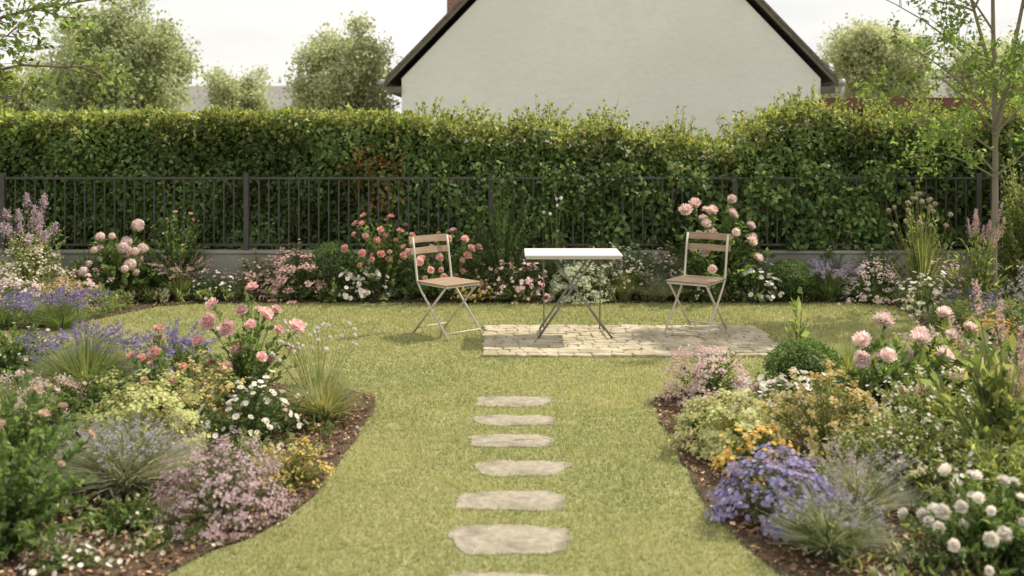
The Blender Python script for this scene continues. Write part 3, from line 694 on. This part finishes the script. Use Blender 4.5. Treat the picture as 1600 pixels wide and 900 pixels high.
def box_ball(x, y, h, r, label):
    g = Geo(); n = 5200; D = nrm(rnd(n)); D[:, 2] = np.abs(D[:, 2]); rad = R.uniform(.80, 1.04, n)*(1 + .05*np.sin(D[:, 0]*9)*np.sin(D[:, 1]*8+1))
    P = D*rad[:, None]*np.array([r, r, h*.55]) + np.array([0, 0, h*.45]); lo = R.random(n) < .3
    P[lo, 2] = R.uniform(.02, h*.5, lo.sum())
    g.leaves(P, D + rnd(n, .7), R.uniform(.012, .022, n), .012, pick([(.036, .068, .018), (.05, .09, .027), (.068, .115, .036)], n, .2))
    g.tubes(np.array([[[0, 0, 0], [0, 0, h*.3], [0, 0, h*.6], [0, 0, h*.85]]]), np.array([[r*.5, r*.75, r*.7, r*.2]]), (.015, .025, .008), 8)
    finish('boxwood_shrub', label, "shrub", x, y, g)
def heads_on_stems(name, label, x, y, h, r, nh, hr, kind, key, fcols, lcols=LG, nb=120, lh=.5, cat="flowering plant", bw=.005, leafy=0):
    g = Geo(); blades(g, nb, r, h*lh, bw, lcols, .5); ms = heads_for(kind, key, fcols); hs = []
    if leafy: sprigs(g, leafy, r, h*.85, 26, .07, .016, lcols, tst=.05, out=.5, stemr=.003, stiff=.7, top_bias=.4)
    for i in range(nh):
        a = R.uniform(0, 6.283); rr = r*R.random()**.5; tip = np.array([math.cos(a)*rr, math.sin(a)*rr, h*R.uniform(.62, 1.0)]); b = tip*np.array([.2, .2, 0])
        c = np.array([tip[0]*.5, tip[1]*.5, tip[2]*.6]) + R.normal(0, .01, 3); t = np.linspace(0, 1, 6)[:, None]
        g.tubes((b*(1-t)**2 + 2*c*t*(1-t) + tip*t**2)[None], np.full((1, 6), .0018), (.14, .17, .07))
        dd = nrm(tip - c + np.array([0, -.05, .02])); hs.append((tuple(tip), tuple(dd), float(hr*R.uniform(.75, 1.15)), ms[R.integers(0, 4)]))
    return finish(name, label, cat, x, y, g, None, hs)
def tuft(name, label, x, y, h, r, cols, n=420, w=.005, arch=.7, cat="ornamental grass"):
    g = Geo(); blades(g, n, r, h, w, cols, arch); return finish(name, label, cat, x, y, g, fmat=M_leaf)
def broad(name, label, x, y, h, r, cols, m=16, nl=9, L=.13, W=.05, plume=None, cat="leafy plant", np_=6, pl=.18, prw=.016, pf=.012):
    g = Geo(); tip, d = sprigs(g, m, r, h, nl, L, W, cols, tst=.2, out=.6, stemr=.004, top_bias=.5)
    f = Geo()
    if plume is not None:
        i = np.argsort(-tip[:, 2] + tip[:, 1]*.6)[:np_]; spike(f, tip[i], nrm(d[i] + np.array([0, 0, .7])), pl, prw, plume, 150, pf)
        for j in i: g.tubes(np.array([[tip[j], tip[j] + nrm(d[j] + np.array([0, 0, .7]))*pl*.95]]), np.array([[.003, .001]]), (.15, .12, .08))
    return finish(name, label, cat, x, y, g, f)

# ---- front left bed
big_bloom('rose_bush', "tall rose bush with open pink blooms over dark leaves", -1.64, 6.35, .70, .36, 18, .050, 'rose', 'pk', PK, m=66, nl=28)
big_bloom('rose_bush', "low rose bush with coral blooms and dark leaves", -2.1, 6.15, .42, .38, 14, .036, 'rose', 'co', CO, m=60, nl=30)
cushion('blue_flowers', "mound of small violet blue flowers", -2.35, 6.95, .33, .34, GR, VI, 900, .011, 5, 90)
spiky('salvia', "upright violet salvia spikes behind the roses", -2.95, 7.0, .42, .38, GR, VI, 80, 420, .11, .010, .015, 30)
spiky('salvia', "upright violet salvia spikes beside the lawn", -2.35, 7.1, .40, .28, GR, VI, 50, 260, .11, .010, .015, 30)
mound('green_shrub', "leafy green filler shrub at the lawn edge", -3.45, 7.1, .36, .36, GR, PP_, 60, .016, m=90, nl=34, L=.034, W=.015, cat="shrub")
tuft('ornamental_grass', "dark green upright ornamental grass clump", -2.62, 6.3, .52, .38, [(.05, .075, .025), (.07, .10, .035), (.09, .11, .045)], 1200, .006)
mound('green_shrub', "low dense dark green leafy shrub", -2.35, 5.9, .33, .34, GR, None, 0, m=90, nl=40, L=.03, W=.014, cat="shrub")
mound('green_shrub', "low dense dark green leafy shrub", -2.95, 5.6, .30, .32, GR, None, 0, m=80, nl=40, L=.03, W=.014, cat="shrub")
spiky('astilbe', "pale pink feathery flower spikes above green leaves", -2.72, 5.75, .62, .28, GR, [(.70, .56, .51), (.64, .49, .45), (.78, .66, .60)], 26, 300, .28, .013, .014, 120)
mound('yellow_flowers', "airy mound of golden yellow flowers", -1.80, 5.85, .40, .27, OL, GO, 800, .011, m=90)
mound('white_flowers', "dark leafy mound dotted with small white flowers", -1.44, 5.6, .34, .27, DK, WH, 110, .020, 8, m=95, nl=38, L=.026, W=.012, center=(.6, .45, .1))
cushion('sedum', "lime green dense flowering sedum mound", -1.90, 5.26, .42, .32, LI, [(.54, .57, .25), (.62, .63, .33), (.46, .50, .21)], 3600, .010, 5, 160, .020, .07)
spiky('lavender', "silvery lavender bush with pale violet tips", -1.82, 4.83, .34, .35, SI, [(.48, .46, .52), (.56, .54, .58), (.41, .39, .48)], 190, 1700, .05, .006, .009, 18, .0040, .88)
cushion('heather', "airy mound of mauve pink heather flowers", -1.27, 4.48, .32, .27, [(.08, .10, .055), (.068, .085, .045), (.11, .11, .07)], MV, 3000, .0076, 4, 260, .015, .12)
mound('yellow_flowers', "small clump of yellow flowers on the mulch", -1.05, 4.92, .20, .17, OL, YE, 300, .009, m=55)
mound('yellow_flowers', "small clump of yellow green foliage", -1.32, 5.12, .18, .17, LG, YE, 60, .009, m=60)
tuft('ornamental_grass', "pale green arching ornamental grass tuft", -1.1, 6.0, .28, .25, [(.11, .13, .05), (.145, .16, .07), (.085, .11, .045)], 850, .005)
heads_on_stems('scabiosa', "wiry stems topped with small white button flowers", -1.20, 6.35, .52, .32, 38, .016, 'seed', 'wh', WH, LG, 300, .5)
mound('pink_flowers', "small low plant with rosy red flowers", -1.28, 5.85, .2, .18, GR, CO, 60, .011, m=50)
big_bloom('rose_bush', "dark leafy rose bush with faded beige pink blooms", -2.05, 4.15, .54, .40, 13, .022, 'rose', 'fd', [(.60, .46, .37), (.66, .53, .44), (.50, .37, .30)], GR, m=110, nl=42, L=.04, W=.024, low=1.3)
big_bloom('rose_bush', "dark leafy rose bush with small dusty pink blooms", -2.35, 4.8, .54, .38, 8, .024, 'rose', 'fd', [(.60, .46, .37), (.66, .53, .44), (.50, .37, .30)], GR, m=100, nl=40, L=.04, W=.024, low=1.2)
mound('white_flowers', "tiny white flowers creeping over the mulch", -1.72, 3.98, .07, .15, GR, WH, 40, .014, 7, m=34, nl=16)
mound('white_flowers', "tiny cream flowers creeping over the mulch", -1.42, 4.22, .06, .2, GR, CR, 34, .012, 7, m=34, nl=16)
mound('green_shrub', "low leafy plant on the mulch", -1.64, 4.42, .12, .2, GR, CR, 24, .011, m=50, nl=22, L=.026, W=.014, cat="shrub")
# ---- left side border
spiky('salvia', "deep violet salvia flowers in a loose clump", -3.95, 8.98, .40, .42, GR, VI, 70, 420, .12, .012, .016, 30)
spiky('salvia', "deep violet salvia flowers in a loose clump", -4.5, 9.05, .38, .35, GR, VI, 50, 300, .12, .012, .016, 28)
cushion('pink_flowers', "rounded mound of pale pink flowers", -4.6, 9.4, .40, .3, GR, PP_, 900, .013, 4, 70)
cushion('yellow_flowers', "golden yellow flowering mound", -4.2, 9.55, .36, .28, OL, GO, 1100, .013, 4, 90)
mound('pink_flowers', "rounded mound of soft pink flowers", -4.25, 10.15, .34, .38, GR, PK, 360, .018, 6, m=120)
mound('green_shrub', "leafy green filler shrub in the border", -3.95, 9.85, .24, .3, LG, None, 0, m=90, nl=34, L=.03, W=.012, cat="shrub")
broad('lilac_shrub', "tall shrub with upright lilac flower clusters", -4.85, 10.35, .86, .48, LG, m=90, nl=28, L=.05, W=.025, plume=LIL, np_=17, pl=.11, prw=.026, pf=.018, cat="flowering shrub")
cushion('cream_flowers', "bushy plant with cream blossoms", -4.72, 9.95, .60, .44, OL, CR, 1100, .014, 4, 120, .03)
big_bloom('hydrangea', "hydrangea bush with pale blush flower heads", -4.02, 10.5, .72, .46, 18, .062, 'ball', 'pp', PP_, GR, m=90, nl=22, L=.08, W=.05, low=1.1)
mound('green_shrub', "upright green shrub with a few rosy blooms", -3.5, 10.72, .92, .38, GR, CO, 22, .024, 7, m=130, nl=42, L=.04, W=.02, cat="shrub")
spiky('salvia', "dusty pink flower spikes", -3.4, 10.55, .54, .28, LG, [(.54, .38, .37), (.60, .45, .43), (.48, .32, .33)], 40, 300, .18, .012, .016, 40)
mound('white_flowers', "small mound with white flowers", -3.02, 10.55, .32, .26, GR, WH, 80, .018, 7, m=90)
spiky('salvia', "short dusty pink flower spikes", -2.68, 10.58, .42, .22, GR, [(.58, .42, .40), (.52, .36, .35)], 28, 240, .16, .010, .016, 30)
cushion('pink_flowers', "dense mound of dusty rose flowers", -2.25, 10.58, .46, .38, GR, [(.60, .40, .38), (.69, .50, .47), (.53, .33, .32)], 1500, .015, 5, 120, .025)
box_ball(-1.86, 10.66, .58, .29, "clipped round dark green boxwood")
mound('green_shrub', "light green leafy mound", -1.86, 10.48, .26, .22, LG, None, 0, m=90, nl=34, L=.03, W=.012, cat="shrub")
mound('white_flowers', "bright white daisies over a green mound", -1.55, 10.52, .32, .30, GR, WH, 160, .027, 8, m=95, center=(.6, .45, .1))
big_bloom('rose_bush', "wide rose bush covered in coral red blooms", -1.32, 10.68, .86, .50, 30, .042, 'rose', 'co', CO, GR, m=130, nl=36, L=.045, W=.028, low=1.2)
big_bloom('rose_bush', "wide rose bush covered in coral pink blooms", -.72, 10.65, .74, .48, 28, .042, 'rose', 'co2', [(.76, .48, .44), (.82, .58, .53)], GR, m=130, nl=36, L=.045, W=.028, low=1.2)
mound('green_shrub', "large dark green feathery shrub before the fence", -.10, 10.72, 1.10, .48, DK, None, 0, m=280, nl=54, L=.036, W=.010, cat="shrub", lump=.2)
mound('pink_flowers', "low mound of bright pink red flowers", .05, 10.5, .36, .42, GR, [(.72, .47, .47), (.80, .58, .57)], 480, .020, 6, m=130)
mound('yellow_flowers', "low mound of golden flowers", -.40, 10.45, .22, .24, OL, YE, 320, .013, m=70)
cushion('sedum', "rounded pale greenish white sedum", .68, 10.46, .38, .31, [(.13, .16, .08), (.11, .14, .06)], [(.60, .65, .45), (.68, .71, .54), (.52, .57, .38)], 4000, .011, 4, 220, .018, .05)
heads_on_stems('meadow_flower', "tall thin stems with small white flower heads", .45, 10.75, 1.08, .16, 6, .022, 'seed', 'wh2', WH, GR, 160, .6)
mound('cream_flowers', "airy shrub with cream and white blossoms", 1.0, 10.78, .58, .5, GR, CR, 300, .014, m=150, L=.034, W=.015)
mound('cream_flowers', "leafy shrub with cream and white blossoms", .40, 10.78, .52, .38, GR, CR, 90, .013, m=120, L=.034, W=.015)
spiky('salvia', "grassy clump with pale pink spikes", 1.16, 10.55, .46, .24, LG, PP_, 34, 400, .14, .010, .013, 24)
spiky('lavender', "silver grey lavender clump", 1.5, 10.52, .34, .28, SI, SI, 60, 900, .06, .006, .012, 12)
mound('pink_flowers', "upright plant with dusty pink flowers", 1.63, 10.72, .55, .24, GR, PK, 140, .016, m=80)
mound('green_shrub', "low green leafy plant", 1.87, 10.52, .28, .26, GR, PP_, 50, .014, m=90, nl=34, L=.03, W=.013, cat="shrub")
big_bloom('peony_shrub', "tall shrub with large pale pink pompon blooms", 2.08, 10.68, .98, .58, 19, .070, 'pom', 'pp', PP_, GR, m=130, nl=30, L=.08, W=.04, low=.6)
mound('white_flowers', "bright white daisies over a green mound", 2.52, 10.50, .34, .31, GR, WH, 160, .027, 8, m=95, center=(.6, .45, .1))
box_ball(2.86, 10.55, .40, .26, "small round green boxwood")
spiky('lavender', "hazy violet lavender clump", 3.25, 10.55, .44, .34, GR, [(.36, .32, .46), (.43, .39, .52)], 190, 700, .10, .008, .013, 24)
cushion('pink_flowers', "rounded mound of pale pink flowers", 3.66, 10.48, .38, .30, GR, PP_, 1200, .012, 4, 90)
mound('green_shrub', "leafy green shrub against the wall", 3.85, 10.76, .52, .34, GR, PP_, 40, .015, m=110, nl=34, L=.036, W=.016, cat="shrub")
fillers = [(-4.45, .50, LG, None), (-3.75, .42, GR, PK), (-2.65, .42, GR, PK), (-2.25, .55, GR, CO), (-.35, .46, LG, PK), (.15, .44, GR, None), (.7, .44, GR, None), (1.35, .52, GR, WH), (2.55, .42, GR, PP_), (3.35, .48, GR, LIL)]
for fx, fh, lc, fc in fillers:
    mound('border_shrub', "leafy border shrub in front of the low wall" if fc is None else "leafy border shrub dotted with small blossoms", fx, 10.72, fh, .30, lc, fc, 80, .017, 6, m=95, nl=32, L=.036, W=.016, cat="shrub")
# ---- right side border
heads_on_stems('poppy_seed_heads', "tall green stems with round pale seed heads", 4.15, 10.35, 1.12, .34, 24, .028, 'seed', 'pod', [(.54, .48, .38), (.60, .52, .43)], LG, 130, .85, bw=.010, leafy=44)
broad('tall_perennial', "tall perennial with pink plumes and narrow leaves", 4.5, 9.85, .80, .38, LG, m=44, nl=18, L=.09, W=.022, plume=[(.62, .46, .45), (.68, .54, .51)], np_=14)
mound('white_flowers', "white daisies beside the lawn edge", 3.92, 9.75, .36, .28, GR, WH, 130, .025, 8, center=(.6, .45, .1))
mound('pink_flowers', "pink flowering mound in the border", 4.25, 10.0, .42, .3, GR, PK, 200, .018, 6, m=95)
cushion('blue_flowers', "low violet blue flowers in the border", 4.2, 9.4, .28, .3, GR, VI, 600, .012, 4, 70)
cushion('sedum', "light green rounded low plant by the lawn", 3.92, 8.95, .25, .27, LG, LI, 1200, .011, 4, 90)
mound('yellow_flowers', "orange yellow flowers at the lawn edge", 3.98, 8.5, .20, .22, GR, OR, 190, .014)
cushion('blue_flowers', "blue and white flowering bush", 4.75, 9.2, .50, .38, LG, [(.45, .42, .55), (.6, .58, .62)], 900, .013, 4, 100, .03)
mound('green_shrub', "bright green bushy shrub by the fence", 5.25, 10.5, 1.45, .45, LG, None, 0, m=200, nl=46, L=.05, W=.022, cat="shrub")
mound('green_shrub', "leafy green shrub in the corner border", 4.5, 8.4, .45, .42, GR, WH, 50, .014, m=130, nl=36, L=.04, W=.018, cat="shrub")
# ---- front right bed
cushion('heather', "rounded mound of pale pink heather", 1.25, 6.5, .33, .27, GR, [(.70, .54, .51), (.77, .63, .59), (.62, .45, .44)], 2900, .0098, 4, 200, .018, .08)
box_ball(1.88, 6.6, .36, .24, "clipped round green boxwood")
broad('leafy_sprigs', "thin sprigs with sparse rounded leaves", 1.95, 6.98, .62, .22, LG, m=9, nl=7, L=.085, W=.045)
big_bloom('peony_shrub', "shrub with large blush pink pompon blooms", 2.18, 5.95, .50, .42, 13, .058, 'pom', 'pp', PP_, GR, m=100, nl=30, L=.07, W=.030, low=1.1)
big_bloom('peony_shrub', "shrub with large blush pink pompon blooms", 2.68, 6.3, .52, .40, 10, .052, 'pom', 'pp', PP_, LG, m=100, nl=28, L=.07, W=.030, low=1.1)
mound('white_flowers', "low green mound with white blossoms", 1.64, 5.98, .30, .29, GR, WH, 120, .025, 8, m=100)
cushion('sedum', "lime yellow flowering sedum mound", 1.17, 5.45, .30, .26, LI, [(.62, .63, .32), (.68, .68, .40), (.52, .55, .25)], 3600, .0100, 5, 170, .018, .06)
mound('yellow_flowers', "orange yellow marigold like flowers", 1.20, 5.08, .21, .20, GR, OR + YE, 320, .014, 7, m=90)
mound('yellow_flowers', "golden brown airy flowering bush", 1.62, 5.30, .44, .30, OL, GO, 1900, .011, 5, m=160)
mound('cream_flowers', "olive green bush with tiny cream flowers", 1.80, 4.80, .38, .33, LG, CR, 400, .010, 5, m=190, nl=42, L=.026, W=.01)
mound('cream_flowers', "light green bush with tiny white flowers", 2.2, 5.4, .44, .36, LG, WH, 260, .012, 5, m=150, nl=38, L=.03, W=.012)
cushion('blue_flowers', "round bush of violet blue aster flowers", 1.16, 4.46, .28, .24, [(.07, .10, .04), (.10, .12, .06)], [(.38, .34, .55), (.46, .42, .62), (.31, .27, .47)], 1400, .0125, 7, 180, .018, .08)
spiky('lavender', "silvery lavender clump with thin stems", 1.27, 4.10, .26, .24, SI + GR, [(.46, .42, .50), (.40, .37, .45)], 90, 1100, .05, .006, .009, 16, .004, .82)
spiky('lavender', "grey green lavender clump", 1.5, 4.45, .34, .24, SI, [(.49, .42, .49), (.54, .48, .52)], 70, 1000, .07, .006, .009, 18, .004, .78)
big_bloom('white_daisy_bush', "lush clump of double white daisies", 1.88, 3.98, .31, .38, 46, .027, 'pom', 'wh', WH, GR, m=150, nl=28, L=.045, W=.016, low=1.3)
broad('broad_leaf_plant', "big leafed plant with dusty pink plumes", 2.36, 4.95, .66, .38, LG, m=42, nl=14, L=.12, W=.042, plume=[(.60, .45, .41), (.68, .52, .48)], np_=8, pl=.20, prw=.022, pf=.014)
mound('green_shrub', "leafy green filler shrub", 2.15, 4.45, .36, .32, LG, WH, 20, .015, 6, m=120, nl=34, L=.035, W=.015, cat="shrub")
mound('green_shrub', "leafy green filler shrub with pale flowers", 2.9, 5.7, .46, .4, LG, PP_, 60, .018, 6, m=130, nl=34, L=.04, W=.017, cat="shrub")
mound('green_shrub', "leafy green shrub with tiny white flowers", 3.2, 6.6, .42, .4, GR, WH, 60, .014, 6, m=120, nl=34, L=.04, W=.018, cat="shrub")
heads_on_stems('poppy_seed_heads', "thin stems with small cream seed heads", 2.6, 7.15, .56, .36, 14, .018, 'seed', 'pod2', CR, LG, 260, .45)
spiky('astilbe', "soft pink flower spikes over leaves", 3.0, 7.05, .42, .28, LG, PP_, 30, 280, .14, .012, .012, 60)
tuft('ornamental_grass', "green arching grass clump at the lawn edge", 2.3, 7.0, .32, .26, LG, 520)
mound('white_flowers', "tiny white flowers over the mulch", 1.55, 4.0, .07, .2, GR, CR, 24, .012, 7, m=30, nl=14)
mound('green_shrub', "small low green plant on the mulch", 1.06, 5.88, .14, .15, GR, None, 0, m=50, nl=20, L=.02, W=.01, cat="shrub")

gx = Geo()
for poly, n, (x0, x1, y0, y1), hh in ((LB, 380, (-3.8, -.95, 3.6, 7.4), .10), (RB, 380, (1.15, 3.9, 3.6, 7.4), .10), (BB, 1200, (-5.6, 5.6, 8.9, 10.85), .15)):
    x = R.uniform(x0, x1, n); y = R.uniform(y0, y1, n); k = inside(poly, x, y) & (inside(poly, x - .12*np.sign(x), y) | (poly is BB))
    if poly is LB: k &= ~((x > -1.9) & (y < 4.7) & (R.random(n) < .75))
    for cx, cy in zip(x[k], y[k]):
        m = 26; P = np.array([cx, cy, .015]) + R.normal(0, .035, (m, 3))*np.array([1, 1, 0]); D = rnd(m, .6) + np.array([0, 0, .8])
        P[:, 2] += R.random(m)*hh*.7; c = [GR, LG, OL, SI][R.integers(0, 4)]
        gx.leaves(P, D, hh*R.uniform(.25, .55, m), hh*.13, pick(c, m, .2))
o = link('ground_cover', gx.mesh('ground_cover', M_leaf)); o["kind"] = "stuff"; top(o, "low green ground cover between the flowers", "ground cover")

# ------------------------------------------------------------------ light, sky, camera
sun_from = Vector((.60, .32, .84)).normalized()
elev = math.asin(sun_from.z); azim = math.atan2(sun_from.x, sun_from.y)
sl = bpy.data.lights.new('sun', 'SUN'); sl.energy = 5.0; sl.angle = math.radians(.8); sl.color = (1, .91, .76)
so = link('sun', sl, loc=(5, 5, 12)); so.rotation_euler = sun_from.to_track_quat('Z', 'Y').to_euler()
w = bpy.data.worlds.new("World"); scene.world = w; w.use_nodes = True; nt = w.node_tree; nt.nodes.clear(); N = nt.nodes; Lk = nt.links
out = N.new('ShaderNodeOutputWorld'); bg = N.new('ShaderNodeBackground'); bg.inputs[1].default_value = .13
sky = N.new('ShaderNodeTexSky'); sky.sky_type = 'NISHITA'; sky.sun_disc = False; sky.sun_elevation = elev; sky.sun_rotation = azim; sky.dust_density = 3
tc = N.new('ShaderNodeTexCoord'); mp = N.new('ShaderNodeMapping'); mp.inputs['Scale'].default_value = (1, 1, 5)
no = N.new('ShaderNodeTexNoise'); no.inputs['Scale'].default_value = 3.0; no.inputs['Detail'].default_value = 6
cr = N.new('ShaderNodeValToRGB'); cr.color_ramp.elements[0].position = .32; cr.color_ramp.elements[1].position = .6
cr.color_ramp.elements[0].color = (7.1, 7.05, 6.8, 1); cr.color_ramp.elements[1].color = (8.8, 8.6, 8.1, 1)
mx = N.new('ShaderNodeMix'); mx.data_type = 'RGBA'; mx.inputs[0].default_value = .95
Lk.new(tc.outputs['Generated'], mp.inputs[0]); Lk.new(mp.outputs[0], no.inputs[0]); Lk.new(no.outputs['Fac'], cr.inputs[0])
Lk.new(cr.outputs[0], mx.inputs[7]); Lk.new(sky.outputs[0], mx.inputs[6]); Lk.new(mx.outputs[2], bg.inputs[0]); Lk.new(bg.outputs[0], out.inputs[0])
cam = bpy.data.cameras.new('camera'); cam.lens = 36; cam.sensor_width = 36; cam.shift_y = -235/1600; cam.clip_end = 1000; cam.clip_start = .05
cam.dof.use_dof = True; cam.dof.focus_distance = 8.0; cam.dof.aperture_fstop = 2.0
co = link('camera', cam, loc=(0, 0, 1.68), rot=(math.pi/2, 0, 0)); scene.camera = co
scene.view_settings.view_transform = 'Standard'; scene.view_settings.look = 'None'; scene.view_settings.exposure = 0
